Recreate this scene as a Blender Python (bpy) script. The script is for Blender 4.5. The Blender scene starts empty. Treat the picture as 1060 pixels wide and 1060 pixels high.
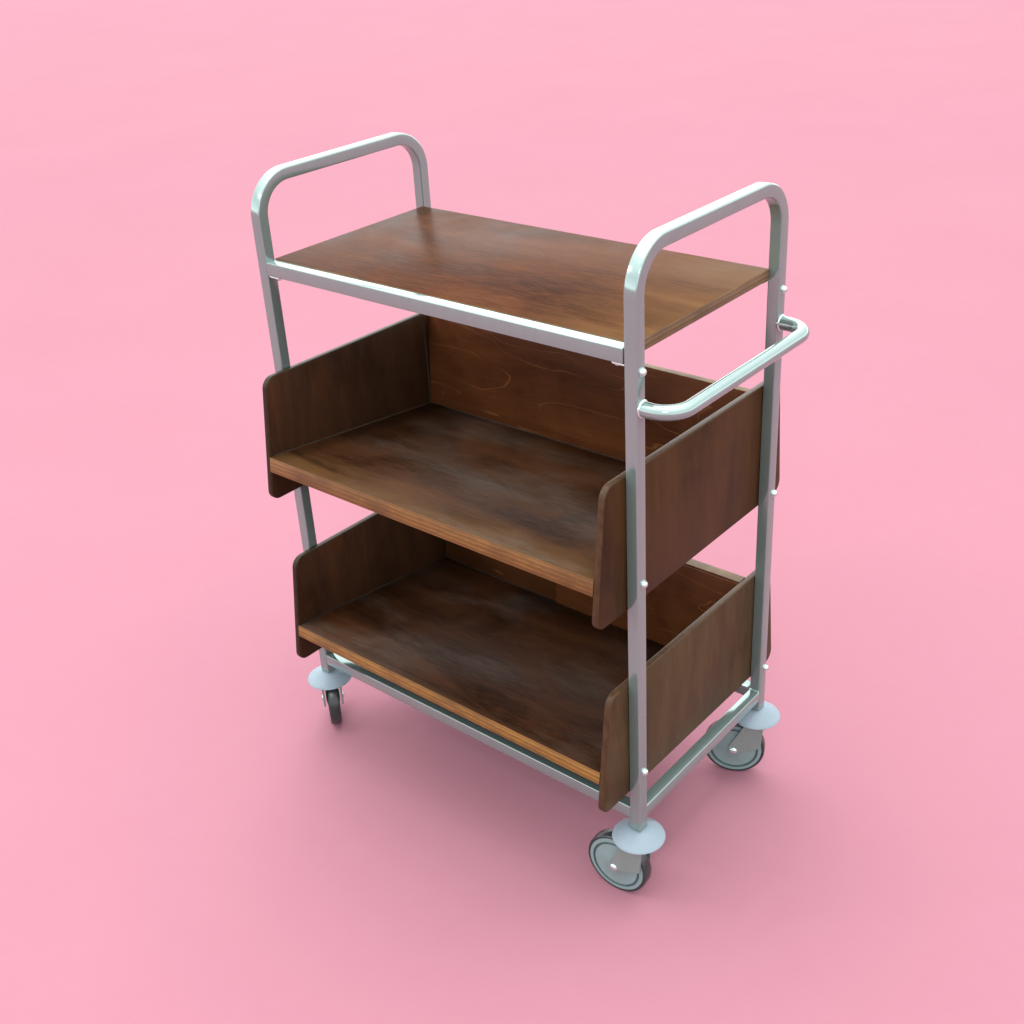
import bpy, bmesh, math, random
from mathutils import Vector, Matrix
random.seed(4)
scene = bpy.context.scene
COL = scene.collection
R = math.radians

# ------------------------------------------------------------------ dimensions (metres)
ZO = 0.0555                    # floor to the zero level of the measured frame
L, D = 0.906, 0.4805           # outer length / depth of the tube frame
T = 0.025                      # square tube
P = 0.0142                     # side panel thickness
HF = 1.2924 + ZO               # top of the hoops
ZR = 1.1221 + ZO               # top of the upper front rail
ZL = 0.1758 + ZO               # top of the lower rails
ZLEG = 0.125 + ZO              # leg ends
ZH = 1.0195 + ZO               # push handle height

# ------------------------------------------------------------------ node helpers
def new_mat(name):
    m = bpy.data.materials.new(name)
    m.use_nodes = True
    nt = m.node_tree
    nt.nodes.clear()
    out = nt.nodes.new('ShaderNodeOutputMaterial')
    b = nt.nodes.new('ShaderNodeBsdfPrincipled')
    nt.links.new(b.outputs[0], out.inputs[0])
    return m, nt, b

def node(nt, kind, **kw):
    n = nt.nodes.new(kind)
    for k, v in kw.items():
        setattr(n, k, v)
    return n

def ramp(nt, fac, stops, interp='LINEAR'):
    r = nt.nodes.new('ShaderNodeValToRGB')
    r.color_ramp.interpolation = interp
    e = r.color_ramp.elements
    while len(e) > 1:
        e.remove(e[-1])
    e[0].position = stops[0][0]
    e[0].color = stops[0][1] if len(stops[0][1]) == 4 else (*stops[0][1], 1)
    for p, c in stops[1:]:
        q = e.new(p)
        q.color = c if len(c) == 4 else (*c, 1)
    nt.links.new(fac, r.inputs[0])
    return r.outputs[0]

def g(v):
    return (v, v, v, 1)

def noise(nt, vec, scale, detail=4, rough=0.55, dist=0.0):
    n = nt.nodes.new('ShaderNodeTexNoise')
    n.inputs['Scale'].default_value = scale
    n.inputs['Detail'].default_value = detail
    n.inputs['Roughness'].default_value = rough
    n.inputs['Distortion'].default_value = dist
    nt.links.new(vec, n.inputs['Vector'])
    return n.outputs['Fac']

def mapping(nt, vec, scale=(1, 1, 1), loc=(0, 0, 0), rot=(0, 0, 0)):
    n = nt.nodes.new('ShaderNodeMapping')
    n.inputs['Scale'].default_value = scale
    n.inputs['Location'].default_value = loc
    n.inputs['Rotation'].default_value = rot
    nt.links.new(vec, n.inputs['Vector'])
    return n.outputs[0]

def mix(nt, fac, a, b, blend='MIX'):
    n = nt.nodes.new('ShaderNodeMix')
    n.data_type = 'RGBA'
    n.blend_type = blend
    n.clamp_factor = True
    for i, v in ((0, fac), (6, a), (7, b)):
        if hasattr(v, 'is_linked') or isinstance(v, bpy.types.NodeSocket):
            nt.links.new(v, n.inputs[i])
        elif i == 0:
            n.inputs[0].default_value = v
        else:
            n.inputs[i].default_value = v if len(v) == 4 else (*v, 1)
    return n.outputs[2]

def math_(nt, op, a, b=None, clamp=False):
    n = nt.nodes.new('ShaderNodeMath')
    n.operation = op
    n.use_clamp = clamp
    for i, v in ((0, a), (1, b)):
        if v is None:
            continue
        if isinstance(v, bpy.types.NodeSocket):
            nt.links.new(v, n.inputs[i])
        else:
            n.inputs[i].default_value = v
    return n.outputs[0]

def bump(nt, h, strength, dist, bsdf):
    n = nt.nodes.new('ShaderNodeBump')
    n.inputs['Strength'].default_value = strength
    n.inputs['Distance'].default_value = dist
    nt.links.new(h, n.inputs['Height'])
    nt.links.new(n.outputs[0], bsdf.inputs['Normal'])

# ------------------------------------------------------------------ materials
KW, KP = 0.45, 0.39       # wood and plastic reflectance under this light

def dim(c, k):
    return tuple(v * k for v in c)

def mat_backdrop():
    m, nt, b = new_mat('pink_paper')
    tc = node(nt, 'ShaderNodeTexCoord')
    a = noise(nt, mapping(nt, tc.outputs['Object']), 1.3, 3, 0.5)
    f = noise(nt, mapping(nt, tc.outputs['Object']), 90, 4, 0.6)
    a2 = noise(nt, mapping(nt, tc.outputs['Object']), 16, 6, 0.7)
    a = math_(nt, 'ADD', math_(nt, 'MULTIPLY', a, 0.55), math_(nt, 'MULTIPLY', a2, 0.45))
    c1 = ramp(nt, a, [(0.34, (0.2700, 0.1175, 0.1510)), (0.66, (0.2790, 0.1242, 0.1590))])
    c2 = mix(nt, math_(nt, 'MULTIPLY', f, 0.10), c1, (0.25, 0.098, 0.131))
    nt.links.new(c2, b.inputs['Base Color'])
    b.inputs['Roughness'].default_value = 0.85
    b.inputs['Specular IOR Level'].default_value = 0.08
    bump(nt, f, 0.08, 0.002, b)
    return m

def mat_metal(name, base, metallic, rough, tint=0.05):
    m, nt, b = new_mat(name)
    tc = node(nt, 'ShaderNodeTexCoord')
    o = tc.outputs['Object']
    a = noise(nt, mapping(nt, o, (1, 1, 0.25)), 38, 4, 0.6)
    s = noise(nt, mapping(nt, o, (1, 1, 1)), 420, 3, 0.6)
    lo = tuple(max(0, x - tint) for x in base)
    hi = tuple(min(1, x + tint) for x in base)
    c = ramp(nt, a, [(0.25, lo), (0.75, hi)])
    c = mix(nt, math_(nt, 'MULTIPLY', s, 0.14), c, tuple(x * 0.8 for x in base))
    nt.links.new(c, b.inputs['Base Color'])
    b.inputs['Metallic'].default_value = metallic
    rr = ramp(nt, a, [(0.2, g(rough - 0.03)), (0.8, g(rough + 0.05))])
    nt.links.new(rr, b.inputs['Roughness'])
    return m

def mat_wood(name, dark, mid, light, axis='x', blotch=(0.12, 0.075, 0.05), blotch_amt=0.35,
             rough=0.34, figure=0.0, wear=None, seed=0.0, coat=0.0, scuff_sheen=0.0, spec=0.045, grain=1.0):
    """stained plywood: grain runs along `axis`, figure = cathedral lines, wear=(axis index, from, to, colour)"""
    dark, mid, light, blotch = (dim(v, KW) for v in (dark, mid, light, blotch))
    m, nt, b = new_mat(name)
    tc = node(nt, 'ShaderNodeTexCoord')
    o = mapping(nt, tc.outputs['Object'], loc=(seed, seed * 0.7, seed * 1.3))
    st = {'x': (1.0, 16, 16), 'y': (16, 1.0, 16), 'z': (16, 16, 1.0)}[axis]
    fine = noise(nt, mapping(nt, o, st), 9, 7, 0.66, 0.25)
    st2 = {'x': (0.5, 3.4, 3.4), 'y': (3.4, 0.5, 3.4), 'z': (3.4, 3.4, 0.5)}[axis]
    broad = noise(nt, mapping(nt, o, st2), 3.6, 5, 0.6, 0.8)
    big = noise(nt, mapping(nt, o), 4.3, 4, 0.55, 0.6)
    fib = noise(nt, mapping(nt, o, tuple(v * 2.2 for v in st), loc=(1.1, 2.3, 0.4)), 12, 4, 0.6, 0.1)
    pores = noise(nt, mapping(nt, o, tuple(v * 3 for v in st)), 24, 3, 0.6)
    c = ramp(nt, broad, [(0.28, dark), (0.52, mid), (0.74, light)])
    c = mix(nt, ramp(nt, fine, [(0.38, g(0)), (0.72, g(0.6 * grain))]), c, tuple(x * 0.55 for x in dark))
    c = mix(nt, ramp(nt, big, [(0.45, g(0)), (0.72, g(blotch_amt))]), c, blotch)
    c = mix(nt, ramp(nt, big, [(0.28, g(0.55)), (0.48, g(0))]), c, tuple(x * 0.45 for x in dark))
    c = mix(nt, ramp(nt, fib, [(0.46, g(0)), (0.74, g(0.75 * grain))]), c, tuple(min(1, x * 1.55) for x in light))
    c = mix(nt, ramp(nt, pores, [(0.56, g(0)), (0.72, g(0.7 * grain))]), c, tuple(x * 0.4 for x in dark))
    if figure:
        # growth-ring figure of rotary cut veneer: contour lines of a smooth stretched field
        sf = {'x': (0.80, 1.0, 3.3), 'y': (1.0, 0.85, 2.6), 'z': (2.6, 2.6, 0.85)}[axis]
        fld = noise(nt, mapping(nt, o, sf, loc=(3.1, 0, 1.7)), 3.0, 2, 0.42, 0.25)
        fr = math_(nt, 'FRACT', math_(nt, 'MULTIPLY', fld, 6.5))
        line = ramp(nt, fr, [(0.0, g(0)), (0.468, g(0)), (0.49, g(1)), (0.525, g(0.0)), (1.0, g(0))])
        brk = ramp(nt, noise(nt, mapping(nt, o, loc=(7, 2, 4)), 7.5, 3, 0.5), [(0.40, g(0)), (0.52, g(figure))])
        c = mix(nt, math_(nt, 'MULTIPLY', line, brk), c, dim((0.46, 0.175, 0.062), KW))
    if wear:
        ax, w0, w1, wc = wear
        sep = node(nt, 'ShaderNodeSeparateXYZ')
        nt.links.new(tc.outputs['Object'], sep.inputs[0])
        mr = node(nt, 'ShaderNodeMapRange')
        mr.inputs['From Min'].default_value = w0
        mr.inputs['From Max'].default_value = w1
        nt.links.new(sep.outputs[ax], mr.inputs['Value'])
        k = math_(nt, 'MULTIPLY', mr.outputs[0], ramp(nt, broad, [(0.30, g(0.25)), (0.62, g(0.95))]))
        c = mix(nt, k, c, dim(wc, KW))
    if scuff_sheen:  # pale worn streaks, with reflected sheen painted into the same colour
        sc = noise(nt, mapping(nt, o, (1.6, 9, 9) if axis == 'x' else (9, 1.6, 9), loc=(2, 5, 1)), 7, 5, 0.6, 0.9)
        reg = noise(nt, mapping(nt, o, (1.0, 1.9, 1.9), loc=(4.3, 1.1, 0)), 3.3, 3, 0.5, 0.3)
        k = math_(nt, 'MULTIPLY', ramp(nt, sc, [(0.36, g(0.25)), (0.70, g(1))]), ramp(nt, reg, [(0.48, g(0)), (0.64, g(scuff_sheen))]))
        c = mix(nt, k, c, dim((0.24, 0.20, 0.17), KW))
    nt.links.new(c, b.inputs['Base Color'])
    rr = ramp(nt, big, [(0.25, g(rough - 0.08)), (0.75, g(rough + 0.14))])
    nt.links.new(rr, b.inputs['Roughness'])
    b.inputs['Specular IOR Level'].default_value = spec
    b.inputs['Coat Weight'].default_value = coat
    b.inputs['Coat Roughness'].default_value = 0.22
    bump(nt, math_(nt, 'ADD', math_(nt, 'MULTIPLY', fine, 0.7), pores), 0.10, 0.0012, b)
    return m

def mat_ply_edge(name, a_col, b_col, z0, pitch, tilt=0.0, rough=0.5):
    """veneer layers seen on the cut edge: stripes across z, streaks along x and y"""
    a_col, b_col = dim(a_col, KW), dim(b_col, KW)
    m, nt, b = new_mat(name)
    tc = node(nt, 'ShaderNodeTexCoord')
    o = tc.outputs['Object']
    sep = node(nt, 'ShaderNodeSeparateXYZ')
    nt.links.new(o, sep.inputs[0])
    wob = noise(nt, mapping(nt, o, (5, 5, 1)), 3, 3, 0.5)
    z = math_(nt, 'ADD', sep.outputs[2], math_(nt, 'MULTIPLY', sep.outputs[1], tilt))
    z = math_(nt, 'ADD', z, math_(nt, 'MULTIPLY', wob, 0.0035))
    fr = math_(nt, 'FRACT', math_(nt, 'DIVIDE', math_(nt, 'SUBTRACT', z, z0), pitch))
    streak = noise(nt, mapping(nt, o, (3, 3, 60)), 14, 5, 0.65)
    blot = noise(nt, mapping(nt, o, (2, 2, 3), loc=(1.7, 3.3, 0)), 5, 4, 0.6)
    c = ramp(nt, fr, [(0.0, b_col), (0.10, a_col), (0.45, a_col), (0.56, b_col), (0.92, tuple(0.5 * (x + y) for x, y in zip(a_col, b_col))), (1.0, b_col)])
    c = mix(nt, ramp(nt, streak, [(0.35, g(0)), (0.75, g(0.65))]), c, tuple(0.45 * x for x in b_col))
    c = mix(nt, ramp(nt, blot, [(0.42, g(0)), (0.70, g(0.85))]), c, tuple(0.55 * x for x in b_col))
    nt.links.new(c, b.inputs['Base Color'])
    b.inputs['Roughness'].default_value = rough
    b.inputs['Specular IOR Level'].default_value = 0.35
    bump(nt, streak, 0.15, 0.001, b)
    return m

def mat_plain(name, col, rough, var=0.08, scale=40, spec=0.5, subs=0.0, coat=0.0):
    col = dim(col, KP)
    m, nt, b = new_mat(name)
    tc = node(nt, 'ShaderNodeTexCoord')
    a = noise(nt, mapping(nt, tc.outputs['Object']), scale, 4, 0.6)
    c = ramp(nt, a, [(0.3, tuple(x * (1 - var) for x in col)), (0.7, tuple(min(1, x * (1 + var)) for x in col))])
    nt.links.new(c, b.inputs['Base Color'])
    rr = ramp(nt, a, [(0.3, g(max(0.05, rough - 0.06))), (0.7, g(min(1, rough + 0.06)))])
    nt.links.new(rr, b.inputs['Roughness'])
    b.inputs['Specular IOR Level'].default_value = spec
    b.inputs['Coat Weight'].default_value = coat
    if subs:
        b.inputs['Subsurface Weight'].default_value = subs
        b.inputs['Subsurface Radius'].default_value = (0.004, 0.004, 0.005)
    return m

M = {}
M['pink'] = mat_backdrop()
M['tube'] = mat_metal('satin_zinc_tube', (0.246, 0.326, 0.314), 0.68, 0.14, 0.010)
M['chrome'] = mat_metal('bright_zinc', (0.56, 0.68, 0.65), 0.85, 0.24, 0.03)
M['fork'] = mat_metal('yellowed_zinc_fork', (0.245, 0.345, 0.315), 0.60, 0.26, 0.02)
M['top'] = mat_wood('brown_lacquered_top', (0.054, 0.0145, 0.0040), (0.108, 0.0300, 0.0075), (0.152, 0.049, 0.0145), 'x',
                    blotch=(0.172, 0.063, 0.021), blotch_amt=0.5, rough=0.34, wear=(0, 0.64, 0.90, (0.235, 0.118, 0.046)), seed=1.3, coat=0.0, scuff_sheen=0.06, spec=0.012, grain=0.7)
M['shelf'] = mat_wood('dark_stained_shelf', (0.026, 0.0110, 0.0054), (0.064, 0.0245, 0.0105), (0.135, 0.053, 0.0215), 'x',
                      blotch=(0.165, 0.062, 0.024), blotch_amt=0.7, rough=0.36, wear=(1, 0.02, -0.085, (0.215, 0.108, 0.040)), seed=4.1, scuff_sheen=0.42, grain=0.65)
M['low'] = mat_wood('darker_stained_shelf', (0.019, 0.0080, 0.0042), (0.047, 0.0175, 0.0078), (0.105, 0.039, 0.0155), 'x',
                    blotch=(0.120, 0.040, 0.015), blotch_amt=0.55, rough=0.36, wear=(1, -0.055, -0.080, (0.12, 0.06, 0.03)), seed=9.2, scuff_sheen=0.3, grain=0.65)
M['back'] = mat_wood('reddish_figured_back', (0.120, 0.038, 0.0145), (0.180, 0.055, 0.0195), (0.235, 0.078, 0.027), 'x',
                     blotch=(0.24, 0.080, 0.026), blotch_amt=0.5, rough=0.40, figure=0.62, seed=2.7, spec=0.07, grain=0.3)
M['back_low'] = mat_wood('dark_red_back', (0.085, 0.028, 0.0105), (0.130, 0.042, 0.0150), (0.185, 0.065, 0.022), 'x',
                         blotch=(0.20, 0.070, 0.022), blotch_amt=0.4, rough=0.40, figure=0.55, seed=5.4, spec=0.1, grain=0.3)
M['side'] = mat_wood('brown_side_panel', (0.040, 0.0185, 0.0055), (0.078, 0.0355, 0.0098), (0.118, 0.055, 0.0150), 'z',
                     blotch=(0.120, 0.050, 0.017), blotch_amt=0.6, rough=0.36, seed=6.0, spec=0.10, grain=0.2)
M['side_low'] = mat_wood('greyed_side_panel', (0.078, 0.045, 0.0220), (0.128, 0.077, 0.038), (0.176, 0.112, 0.058), 'z',
                         blotch=(0.108, 0.080, 0.050), blotch_amt=0.5, rough=0.38, seed=7.7, spec=0.05, grain=0.2)
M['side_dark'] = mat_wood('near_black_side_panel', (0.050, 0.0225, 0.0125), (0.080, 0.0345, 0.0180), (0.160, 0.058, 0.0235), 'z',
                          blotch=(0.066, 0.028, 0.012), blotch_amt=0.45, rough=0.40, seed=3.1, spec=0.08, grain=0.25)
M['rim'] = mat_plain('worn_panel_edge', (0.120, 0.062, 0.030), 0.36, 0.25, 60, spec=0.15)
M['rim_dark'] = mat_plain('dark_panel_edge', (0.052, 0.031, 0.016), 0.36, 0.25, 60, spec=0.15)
M['edge_top'] = mat_ply_edge('top_board_edge', (0.420, 0.250, 0.110), (0.220, 0.122, 0.055), ZR, 0.0085)
M['edge'] = mat_ply_edge('orange_shelf_edge', (0.600, 0.290, 0.058), (0.310, 0.130, 0.027), 0.3, 0.0090)
M['edge_mid'] = mat_ply_edge('brown_orange_shelf_edge', (0.440, 0.195, 0.045), (0.250, 0.100, 0.022), 0.31, 0.0085)
M['bead'] = mat_plain('glue_bead', (0.080, 0.050, 0.033), 0.5, 0.35, 30, spec=0.1)
M['bead_dark'] = mat_plain('dark_glue_bead', (0.034, 0.022, 0.015), 0.5, 0.35, 30, spec=0.1)
M['bumper'] = mat_plain('pale_blue_plastic', (0.46, 0.585, 0.69), 0.45, 0.03, 60, subs=0.15, spec=0.3)
M['rubber'] = mat_plain('dark_grey_rubber', (0.044, 0.061, 0.067), 0.30, 0.15, 50)
M['rim_plastic'] = mat_plain('light_grey_wheel_plastic', (0.40, 0.55, 0.56), 0.40, 0.04, 60, spec=0.3)
M['groove'] = mat_plain('grey_groove', (0.15, 0.245, 0.26), 0.4, 0.05, 60, spec=0.3)

# ------------------------------------------------------------------ mesh helpers
def obj(name, bm, mats, parent=None, smooth=True, loc=None, angle=35):
    me = bpy.data.meshes.new(name)
    bmesh.ops.recalc_face_normals(bm, faces=bm.faces[:])
    bm.to_mesh(me)
    bm.free()
    for mm in (mats if isinstance(mats, (list, tuple)) else [mats]):
        me.materials.append(mm)
    o = bpy.data.objects.new(name, me)
    COL.objects.link(o)
    if smooth:
        me.shade_smooth()
        me.set_sharp_from_angle(angle=R(angle))
    if parent:
        o.parent = parent
    if loc:
        o.location = loc
    return o

def bevel(bm, w, seg=2, edges=None):
    es = edges if edges is not None else bm.edges[:]
    bmesh.ops.bevel(bm, geom=es, offset=w, segments=seg, profile=0.5, affect='EDGES', clamp_overlap=True)

def prism(poly, axis, a, b, bev=0.0, seg=2, matfn=None):
    """poly: list of 2D points in the plane normal to axis; extruded from a to b along the axis"""
    bm = bmesh.new()
    def pt(q, h):
        return {'x': (h, q[0], q[1]), 'y': (q[0], h, q[1]), 'z': (q[0], q[1], h)}[axis]
    v0 = [bm.verts.new(pt(q, a)) for q in poly]
    v1 = [bm.verts.new(pt(q, b)) for q in poly]
    bm.faces.new(v0)
    bm.faces.new(v1)
    n = len(poly)
    for i in range(n):
        bm.faces.new((v0[i], v0[(i + 1) % n], v1[(i + 1) % n], v1[i]))
    bmesh.ops.recalc_face_normals(bm, faces=bm.faces[:])
    if bev:
        sharp = [e for e in bm.edges if len(e.link_faces) == 2 and e.calc_face_angle(0) > R(35)]
        bevel(bm, bev, seg, sharp)
    if matfn:
        for f in bm.faces:
            f.normal_update()
            f.material_index = matfn(f)
    return bm

def rounded(poly, rads, n=7):
    """round the corners of a polygon; rads = radius per corner"""
    out = []
    m = len(poly)
    for i in range(m):
        p = Vector(poly[i]); a = Vector(poly[i - 1]); c = Vector(poly[(i + 1) % m])
        r = rads[i]
        if r <= 0:
            out.append(tuple(p)); continue
        u = (a - p).normalized(); w = (c - p).normalized()
        th = math.acos(max(-1, min(1, u.dot(w))))
        d = r / math.tan(th / 2)
        ce = p + (u + w).normalized() * (r / math.sin(th / 2))
        s = p + u * d; e = p + w * d
        a0 = math.atan2(*(s - ce).yx); a1 = math.atan2(*(e - ce).yx)
        da = (a1 - a0 + math.pi) % (2 * math.pi) - math.pi
        for k in range(n + 1):
            t = a0 + da * k / n
            out.append((ce.x + r * math.cos(t), ce.y + r * math.sin(t)))
    return out

def box(x0, x1, y0, y1, z0, z1, bev=0.0, seg=2):
    return prism([(x0, y0), (x1, y0), (x1, y1), (x0, y1)], 'z', z0, z1, bev, seg)

def sweep(path, section, up, caps=True):
    """path: list of (point, tangent); section: 2D ring; up: fixed vector normal to the path plane"""
    bm = bmesh.new()
    rings = []
    up = Vector(up)
    for p, tg in path:
        tg = Vector(tg).normalized()
        side = up.cross(tg).normalized()
        rings.append([bm.verts.new(Vector(p) + side * s[0] + up * s[1]) for s in section])
    n = len(section)
    for r0, r1 in zip(rings[:-1], rings[1:]):
        for i in range(n):
            bm.faces.new((r0[i], r0[(i + 1) % n], r1[(i + 1) % n], r1[i]))
    if caps:
        bm.faces.new(rings[0]); bm.faces.new(rings[-1])
    return bm

def bend_path(pts, rad, n=14):
    """polyline with rounded corners -> list of (point, tangent)"""
    out = []
    pts = [Vector(p) for p in pts]
    for i, p in enumerate(pts):
        if i == 0:
            out.append((p, pts[1] - p)); continue
        if i == len(pts) - 1:
            out.append((p, p - pts[i - 1])); continue
        u = (p - pts[i - 1]).normalized(); w = (pts[i + 1] - p).normalized()
        s = p - u * rad; ce = s + w * rad
        for k in range(n + 1):
            t = (math.pi / 2) * k / n
            q = ce - w * rad * math.cos(t) + u * rad * math.sin(t)
            out.append((q, u * math.cos(t) + w * math.sin(t)))
    return out

def rsec(w, h, r, n=4):
    return rounded([(-w / 2, -h / 2), (w / 2, -h / 2), (w / 2, h / 2), (-w / 2, h / 2)], [r] * 4, n)

def circ(r, n=28):
    return [(r * math.cos(2 * math.pi * k / n), r * math.sin(2 * math.pi * k / n)) for k in range(n)]

def lathe(profile, origin, axis, n=40, matidx=None):
    """profile: (radius, height) pairs along axis"""
    bm = bmesh.new()
    ax = Vector(axis).normalized()
    u = ax.orthogonal().normalized(); w = ax.cross(u)
    o = Vector(origin)
    rings = []
    for r, h in profile:
        if r < 1e-6:
            rings.append([bm.verts.new(o + ax * h)])
        else:
            rings.append([bm.verts.new(o + ax * h + (u * math.cos(2 * math.pi * k / n) + w * math.sin(2 * math.pi * k / n)) * r) for k in range(n)])
    for j, (a, b) in enumerate(zip(rings[:-1], rings[1:])):
        for k in range(n):
            q = [a[k % len(a)], a[(k + 1) % len(a)], b[(k + 1) % len(b)], b[k % len(b)]]
            q = list(dict.fromkeys(q))
            if len(q) >= 3:
                f = bm.faces.new(q)
                if matidx:
                    f.material_index = matidx[j]
    return bm

def merge(dst, src):
    me = bpy.data.meshes.new('tmp')
    src.to_mesh(me); src.free()
    dst.from_mesh(me)
    bpy.data.meshes.remove(me)

# ------------------------------------------------------------------ the setting
CAM_LOC = Vector((1.92869, -1.48110, 1.85152 + ZO))
CAM_ROT = (1.0829556, 0.0528163, 0.6863535)
bm = bmesh.new()
# one flat sheet, subdivided, that runs well past the top of the picture
N = 12
gv = [[bm.verts.new((-60 + 110 * i / N, -40 + 110 * j / N, 0)) for j in range(N + 1)] for i in range(N + 1)]
for i in range(N):
    for j in range(N):
        bm.faces.new((gv[i][j], gv[i + 1][j], gv[i + 1][j + 1], gv[i][j + 1]))
me = bpy.data.meshes.new('floor')
bm.to_mesh(me); bm.free()
me.materials.append(M['pink'])
fl = bpy.data.objects.new('floor', me)
COL.objects.link(fl)
fl['kind'] = 'structure'
fl['label'] = 'plain matte pink floor under and all around the trolley'

# ------------------------------------------------------------------ the trolley
root = bpy.data.objects.new('book_trolley', None)
COL.objects.link(root)
root['label'] = 'library book trolley with silver tube frame and three dark wood shelves on casters'
root['category'] = 'trolley'

TY = T
sec = rsec(TY, T, 0.0032, 4)

def bolt_bm(p, ax=(1, 0, 0)):
    b = lathe([(0.0, -0.001), (0.0078, -0.001), (0.0078, 0.0016), (0.0062, 0.0016), (0.0060, 0.0042), (0.0048, 0.0062), (0.0026, 0.0073), (0.0, 0.0076)], p, ax, 18)
    return b

frames = []
for x in (T / 2, L - T / 2):
    pts = [(x, TY / 2, ZLEG), (x, TY / 2, HF - T / 2), (x, D - TY / 2, HF - T / 2), (x, D - TY / 2, ZLEG)]
    bm = sweep(bend_path(pts, 0.074, 18), sec, (1, 0, 0))
    fr = obj('end_frame', bm, M['tube'], root, angle=25)
    # side rail between the two legs, near the floor
    bm = prism([(x - T / 2 + 0.0005, ZL - 0.0262), (x + T / 2 - 0.0005, ZL - 0.0262), (x + T / 2 - 0.0005, ZL), (x - T / 2 + 0.0005, ZL)], 'y', TY - 0.002, D - TY + 0.002, 0.0026, 3)
    obj('side_rail', bm, M['tube'], fr, angle=25)
    frames.append(fr)
    # weld seams of the side rail
    for y in (TY, D - TY):
        bm = box(x - 0.0105, x + 0.0105, y - 0.002, y + 0.002, ZL - 0.001, ZL + 0.0016, 0.0012, 2)
        obj('weld_seam', bm, M['chrome'], fr)

outx = {0: -1, 1: 1}
for i, fr in enumerate(frames):
    xf = L if i else 0.0
    for y, z in ((TY / 2 + 0.002, 1.083), (TY / 2 + 0.003, 0.686), (TY / 2 + 0.002, 0.2675), (D - TY / 2 + 0.002, 1.083), (D - TY / 2 + 0.004, 0.6585), (D - TY / 2 + 0.007, 0.231)):
        obj('bolt', bolt_bm((xf, y, z + ZO), (outx[i], 0, 0)), M['chrome'], fr)

# rails between the two end frames
def rail(name, y0, z1, h=0.0265, x0=T - 0.001, x1=L - T + 0.001):
    bm = prism([(y0, z1 - h), (y0 + TY - 0.0012, z1 - h), (y0 + TY - 0.0012, z1), (y0, z1)], 'x', x0, x1, 0.0024, 3)
    return obj(name, bm, M['tube'], root, angle=25)
rail('top_rail', 0.0006, ZR, 0.0278, x1=L - T - 0.0022)
rail('lower_rail', 0.0006, ZL)
rail('lower_rail', D - TY + 0.0006, ZL)

# small angle brackets that carry the top shelf
for x0, sg in ((T, 1), (L - T, -1)):
    for y0, y1 in ((0.003, 0.022), (D - TY - 0.016, D - 0.004)):
        zt = ZR - 0.0278 if y0 < 0.1 else ZR - 0.0215
        xs = sorted((x0 + sg * 0.0005, x0 + sg * 0.029))
        bm = prism(rounded([(xs[0], y0), (xs[1], y0), (xs[1], y1), (xs[0], y1)], [0.001, 0.006, 0.006, 0.001] if sg > 0 else [0.006, 0.001, 0.001, 0.006], 4), 'z', zt - 0.0036, zt - 0.0004, 0.0008, 2)
        br = obj('bracket', bm, M['chrome'], root)
        obj('bolt', lathe([(0, 0.002), (0.0055, 0.002), (0.0055, -0.0035), (0.004, -0.005), (0, -0.005)], (x0 + sg * 0.019, (y0 + y1) / 2, zt - 0.0036), (0, 0, 1), 6), M['chrome'], br)

# top shelf board
def is_edge(f):
    return 1 if abs(f.normal.z) < 0.6 else 0
bm = prism([(T - 0.003, TY + 0.0012), (L - T + 0.004, TY + 0.0012), (L - T + 0.004, 0.4551), (T - 0.003, 0.4551)], 'z', ZR - 0.0208, ZR + 0.0008, 0.0014, 2, is_edge)
obj('top_shelf', bm, [M['top'], M['edge_top']], root)

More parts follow.
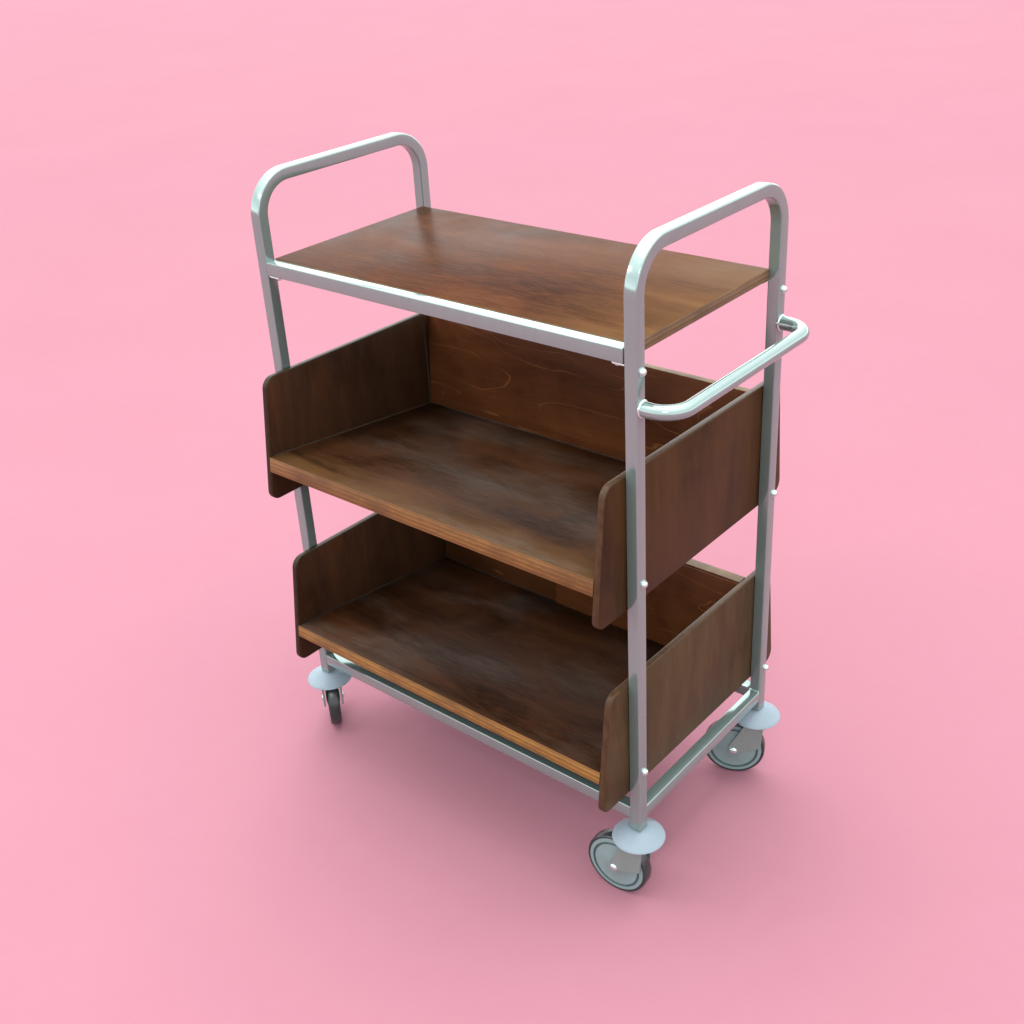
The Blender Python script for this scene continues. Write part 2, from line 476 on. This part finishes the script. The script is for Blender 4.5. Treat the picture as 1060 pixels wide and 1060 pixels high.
# ---- the two tilted book shelves
def book_shelf(edge_mat, zs, ss, yf, yk, th, zk, bl, bk, z0, o, f, q, r, zt, ts, zb, bs, mats, back_mat, bead, lit_from=None):
    """zs + ss*y: shelf surface; yk/zk/bl: back panel; o,f / q,r: front and rear edge lines of the side panels"""
    zs += ZO; zk += ZO; z0 += ZO; zt += ZO; zb += ZO
    xa, xb = T + P, L - T - P
    n = Vector((-ss, 1)).normalized()
    S = lambda y: (y, zs + ss * y)
    yb2 = yk + bk + 0.001
    a, b2 = S(yf), S(yb2)
    prof = [a, b2, (b2[0] - n.x * th, b2[1] - n.y * th), (a[0] - n.x * th, a[1] - n.y * th)]
    bm = prism(prof, 'x', xa - 0.001, xb + 0.001, 0.0016, 2, lambda fc: 1 if fc.normal.y < -0.55 else 0)
    sh = obj('book_shelf', bm, [mats[0], edge_mat], root)
    # back panel stands on the shelf
    s = S(yk)
    top_y = yk + bl * (zk - s[1])
    e = 0.001
    bprof = [(s[0], s[1] - e), (s[0] + bk, s[1] - e + ss * bk), (top_y + bk, zk), (top_y, zk)]
    bm = prism(bprof, 'x', xa - 0.0012, xb + 0.0012, 0.0014, 2, lambda fc: 1 if fc.normal.z > 0.6 else 0)
    obj('back_panel', bm, [back_mat, M['edge_top']], sh)
    if lit_from:      # added lighter overlay, stands for light falling on the right part of this back
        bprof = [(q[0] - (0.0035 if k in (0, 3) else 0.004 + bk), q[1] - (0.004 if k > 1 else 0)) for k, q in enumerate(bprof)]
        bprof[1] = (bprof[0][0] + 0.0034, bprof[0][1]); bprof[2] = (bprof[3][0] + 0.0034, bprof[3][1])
        obj('lit_back_patch', prism(bprof, 'x', lit_from, xb + 0.0008, 0.0008, 2), M['back'], sh)
    # side panels with rounded corners
    fy = lambda z: -o + f * (z - z0)
    ry = lambda z: D + q + r * (z - z0)
    def corner(edge, line0, slope):
        y = edge(z0)
        for _ in range(6):
            y = edge(line0 + slope * y)
        return (y, line0 + slope * y)
    A = corner(fy, zb, bs); B = corner(ry, zb, bs); Cc = corner(ry, zt, ts); Dd = corner(fy, zt, ts)
    poly = rounded([A, B, Cc, Dd], [0.020, 0.024, 0.024, 0.026], 8)
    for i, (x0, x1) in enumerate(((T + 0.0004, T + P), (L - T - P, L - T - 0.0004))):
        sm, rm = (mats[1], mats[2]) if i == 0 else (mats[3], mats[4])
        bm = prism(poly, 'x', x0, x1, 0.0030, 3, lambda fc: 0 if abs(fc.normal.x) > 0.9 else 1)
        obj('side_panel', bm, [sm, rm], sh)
    # thin glue beads along the inside joints
    w = 0.0024
    bd = bmesh.new()
    merge(bd, prism([(s[0] - w, s[1] - ss * w + 0.0002), (s[0] + 0.0005, s[1] - 0.0005), (s[0] + 0.0005 + bl * w, s[1] + w)], 'x', xa, xb))
    for xx, sg in ((xa, 1),):
        q0 = S(yf + 0.012); q1 = S(yk)
        vs = []
        for (yy, zz) in (q0, q1):
            vs.append([bd.verts.new((xx - 0.0003, yy, zz - 0.0003)), bd.verts.new((xx + sg * w, yy, zz + 0.0002)), bd.verts.new((xx - 0.0003, yy, zz + w))])
        for k in range(3):
            bd.faces.new((vs[0][k], vs[0][(k + 1) % 3], vs[1][(k + 1) % 3], vs[1][k]))
        bd.faces.new(vs[0]); bd.faces.new(vs[1])
        merge(bd, prism([(xx - 0.0003, yk + 0.0003), (xx + w, yk + 0.0003), (xx - 0.0003, yk - w)], 'z', s[1] + 0.002, zk - 0.003))
    obj('glue_bead', bd, bead, sh, smooth=False)
    return sh

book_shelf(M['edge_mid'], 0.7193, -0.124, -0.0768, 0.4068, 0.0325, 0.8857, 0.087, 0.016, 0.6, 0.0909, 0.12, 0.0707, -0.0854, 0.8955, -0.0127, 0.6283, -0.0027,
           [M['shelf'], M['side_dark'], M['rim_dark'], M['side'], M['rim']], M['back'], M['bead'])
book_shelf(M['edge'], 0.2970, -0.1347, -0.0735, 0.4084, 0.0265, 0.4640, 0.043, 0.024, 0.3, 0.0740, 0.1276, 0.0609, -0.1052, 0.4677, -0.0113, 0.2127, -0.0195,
           [M['low'], M['side_dark'], M['rim_dark'], M['side_low'], M['rim']], M['back_low'], M['bead_dark'], lit_from=0.392)

# ---- push handle
ho = 0.062
y0h, y1h = TY / 2 + 0.002, D - TY / 2 - 0.001
pts = [(L - 0.003, y0h, ZH), (L + ho, y0h, ZH), (L + ho, y1h, ZH), (L - 0.003, y1h, ZH)]
hd = obj('push_handle', sweep(bend_path(pts, 0.046, 16), circ(0.0132), (0, 0, 1)), M['tube'], root)
for y in (y0h, y1h):
    obj('weld_collar', lathe([(0.0125, 0.0), (0.0152, 0.0004), (0.0158, 0.0018), (0.0146, 0.0032), (0.0128, 0.0038)], (L, y, ZH), (1, 0, 0), 28), M['chrome'], hd)

# ---- casters
WR, TRAIL, WH = 0.0675, 0.045, 0.0285
def caster(x, y, ang):
    """ang: direction (degrees) in which the wheel trails behind the swivel axis"""
    d = Vector((math.cos(R(ang)), math.sin(R(ang)), 0))
    nrm = Vector((-d.y, d.x, 0))
    O = Vector((x, y, 0))
    hub = O + d * TRAIL + Vector((0, 0, WR))
    zt = ZLEG - 0.0015
    # fork: swivel head with two cheeks
    bm = lathe([(0.0, zt - 0.046), (0.019, zt - 0.046), (0.021, zt - 0.042), (0.021, zt - 0.030), (0.017, zt - 0.020), (0.012, zt - 0.010), (0, zt - 0.010)], O, (0, 0, 1), 28)
    wf = WH / 2 + 0.0045
    zc = zt - 0.036
    cheek = rounded([(TRAIL + 0.010, WR + 0.011), (TRAIL + 0.011, WR - 0.011), (-0.014, WR + 0.015), (-0.018, zc), (0.021, zc)], [0.009, 0.010, 0.006, 0.003, 0.004], 5)
    for sg in (-1, 1):
        vs = []
        for off in (0, 0.0048):
            vs.append([bm.verts.new(O + d * s + nrm * sg * (wf + off) + Vector((0, 0, z))) for s, z in cheek])
        bm.faces.new(vs[0]); bm.faces.new(vs[1])
        for k in range(len(cheek)):
            bm.faces.new((vs[0][k], vs[0][(k + 1) % len(cheek)], vs[1][(k + 1) % len(cheek)], vs[1][k]))
    # crown plate joining the cheeks
    crown = [(-0.022, zc - 0.006), (0.024, zc - 0.006), (0.024, zc), (-0.022, zc)]
    vs = []
    for sg in (-1, 1):
        vs.append([bm.verts.new(O + d * s + nrm * sg * (wf + 0.0047) + Vector((0, 0, z))) for s, z in crown])
    bm.faces.new(vs[0]); bm.faces.new(vs[1])
    for k in range(4):
        bm.faces.new((vs[0][k], vs[0][(k + 1) % 4], vs[1][(k + 1) % 4], vs[1][k]))
    ca = obj('caster', bm, M['fork'], root, angle=40)
    # tyre
    h = WH / 2
    tyre = [(WR - 0.0065, -h + 0.0020), (WR - 0.0040, -h + 0.0008), (WR - 0.0015, -h + 0.0018), (WR - 0.0002, -h + 0.005), (WR, 0), (WR - 0.0002, h - 0.005), (WR - 0.0015, h - 0.0018), (WR - 0.0040, h - 0.0008), (WR - 0.0065, h - 0.0020)]
    obj('tyre', lathe(tyre, hub, nrm, 56), M['rubber'], ca, angle=60)
    half = [(WR - 0.0060, h - 0.0030), (WR - 0.0070, h - 0.0006), (WR - 0.0140, h - 0.0002), (WR - 0.0148, h - 0.0030), (WR - 0.0182, h - 0.0030), (WR - 0.0192, h - 0.0006), (0.018, h + 0.0002), (0.0145, h + 0.0022), (0.0, h + 0.0022)]
    ids = [0, 0, 1, 1, 1, 0, 0, 0]
    profw = [(r, -z) for r, z in reversed(half)] + half
    idw = list(reversed(ids)) + [0] + ids
    obj('wheel_rim', lathe(profw, hub, nrm, 56, idw), [M['rim_plastic'], M['groove']], ca, angle=30)
    for sg in (-1, 1):
        o2 = hub + nrm * sg * (wf + 0.0046)
        obj('axle_nut', lathe([(0.0, 0.0), (0.0085, 0.0), (0.0085, 0.001), (0.0068, 0.0028), (0.0035, 0.0040), (0.0, 0.0043)], o2, nrm * sg, 20), M['chrome'], ca)
    bd = [(0.0, 0.0), (0.019, -0.0004), (0.026, -0.003), (0.038, -0.0105), (0.0475, -0.0165), (0.0515, -0.0195), (0.0522, -0.0212), (0.0512, -0.0226), (0.047, -0.0215), (0.030, -0.0150), (0.0, -0.0125)]
    obj('bumper_disc', lathe([(r, z + zt) for r, z in bd], O, (0, 0, 1), 56), M['bumper'], ca, angle=50)
    return ca
caster(L - T / 2, TY / 2, 184)
caster(T / 2, TY / 2, 142)
caster(L - T / 2, D - TY / 2, 205)
caster(T / 2, D - TY / 2, 160)

# ------------------------------------------------------------------ camera
cam = bpy.data.cameras.new('camera')
co = bpy.data.objects.new('camera', cam)
COL.objects.link(co)
co.location = CAM_LOC
co.rotation_euler = CAM_ROT
cam.sensor_fit = 'HORIZONTAL'
cam.sensor_width = 36
cam.lens = 1279.687 / 1060 * 36
cam.shift_x = (530 - 535.155) / 1060
cam.shift_y = (500.28 - 530) / 1060
cam.clip_end = 200
scene.camera = co

# ------------------------------------------------------------------ light
w = bpy.data.worlds.new('World')
scene.world = w
w.use_nodes = True
nt = w.node_tree
bg = nt.nodes['Background']
tc = node(nt, 'ShaderNodeTexCoord')
sep = node(nt, 'ShaderNodeSeparateXYZ')
nt.links.new(tc.outputs['Generated'], sep.inputs[0])
base = ramp(nt, sep.outputs[2], [(0.0, (0.92, 0.95, 0.95)), (0.14, (0.70, 0.72, 0.72)), (0.34, (0.50, 0.52, 0.52)), (0.8, (0.95, 0.95, 0.95)), (1.0, (1.0, 1.0, 1.0))])
def lobe(c, direction, d0, d1, colour):
    dp = node(nt, 'ShaderNodeVectorMath', operation='DOT_PRODUCT')
    nt.links.new(tc.outputs['Generated'], dp.inputs[0])
    dp.inputs[1].default_value = Vector(direction).normalized()
    return mix(nt, ramp(nt, dp.outputs['Value'], [(d0, g(0)), (d1, g(1))], 'EASE'), c, colour)
c = lobe(base, (0.30, -0.95, 0.30), 0.70, 0.95, (0.55, 0.60, 0.60))      # added lobe of white light behind the camera, for the upright faces
c = lobe(c, (-0.60, 0.66, 0.47), 0.82, 0.96, (1.0, 1.01, 1.0))          # added bright lobe behind the trolley, whitens the tube tops
c = lobe(c, (-0.24, 0.12, 1.0), 0.80, 0.96, (1.75, 1.74, 1.72))            # the broad light overhead
nt.links.new(c, bg.inputs[0])
bg.inputs[1].default_value = 3.42

def area(name, loc, target, size, power, color=(1, 1, 1)):
    li = bpy.data.lights.new(name, 'AREA')
    li.shape = 'DISK' if size < 1 else 'SQUARE'
    li.size = size
    li.energy = power
    li.color = color
    o = bpy.data.objects.new(name, li)
    COL.objects.link(o)
    o.location = loc
    o.rotation_euler = (Vector(target) - Vector(loc)).to_track_quat('-Z', 'Y').to_euler()
    return o
area('front_glint_lamp', (2.6, -3.0, 3.6), (0.5, 0.2, 0.7), 0.5, 40)  # unseen lamp added for highlights on the tube bends
area('side_glint_lamp', (-1.6, -1.9, 2.9), (0.4, 0.2, 0.8), 0.35, 20)  # second unseen lamp, also added for glints on the metal
for x, y in ((-0.5, 0.9), (1.5, 0.3)):                       # unseen overhead strip lamps, added for streak highlights on the metal
    t = area('streak_lamp', (x, y, 3.4), (x, y, 0), 1.5, 11, (0.97, 1.0, 0.98))
    t.data.shape = 'RECTANGLE'
    t.data.size = 0.14
    t.data.size_y = 1.7

scene.view_settings.view_transform = 'Standard'
scene.view_settings.look = 'None'
scene.view_settings.exposure = 0
scene.render.engine = 'CYCLES'
scene.cycles.max_bounces = 8
scene.cycles.use_denoising = True
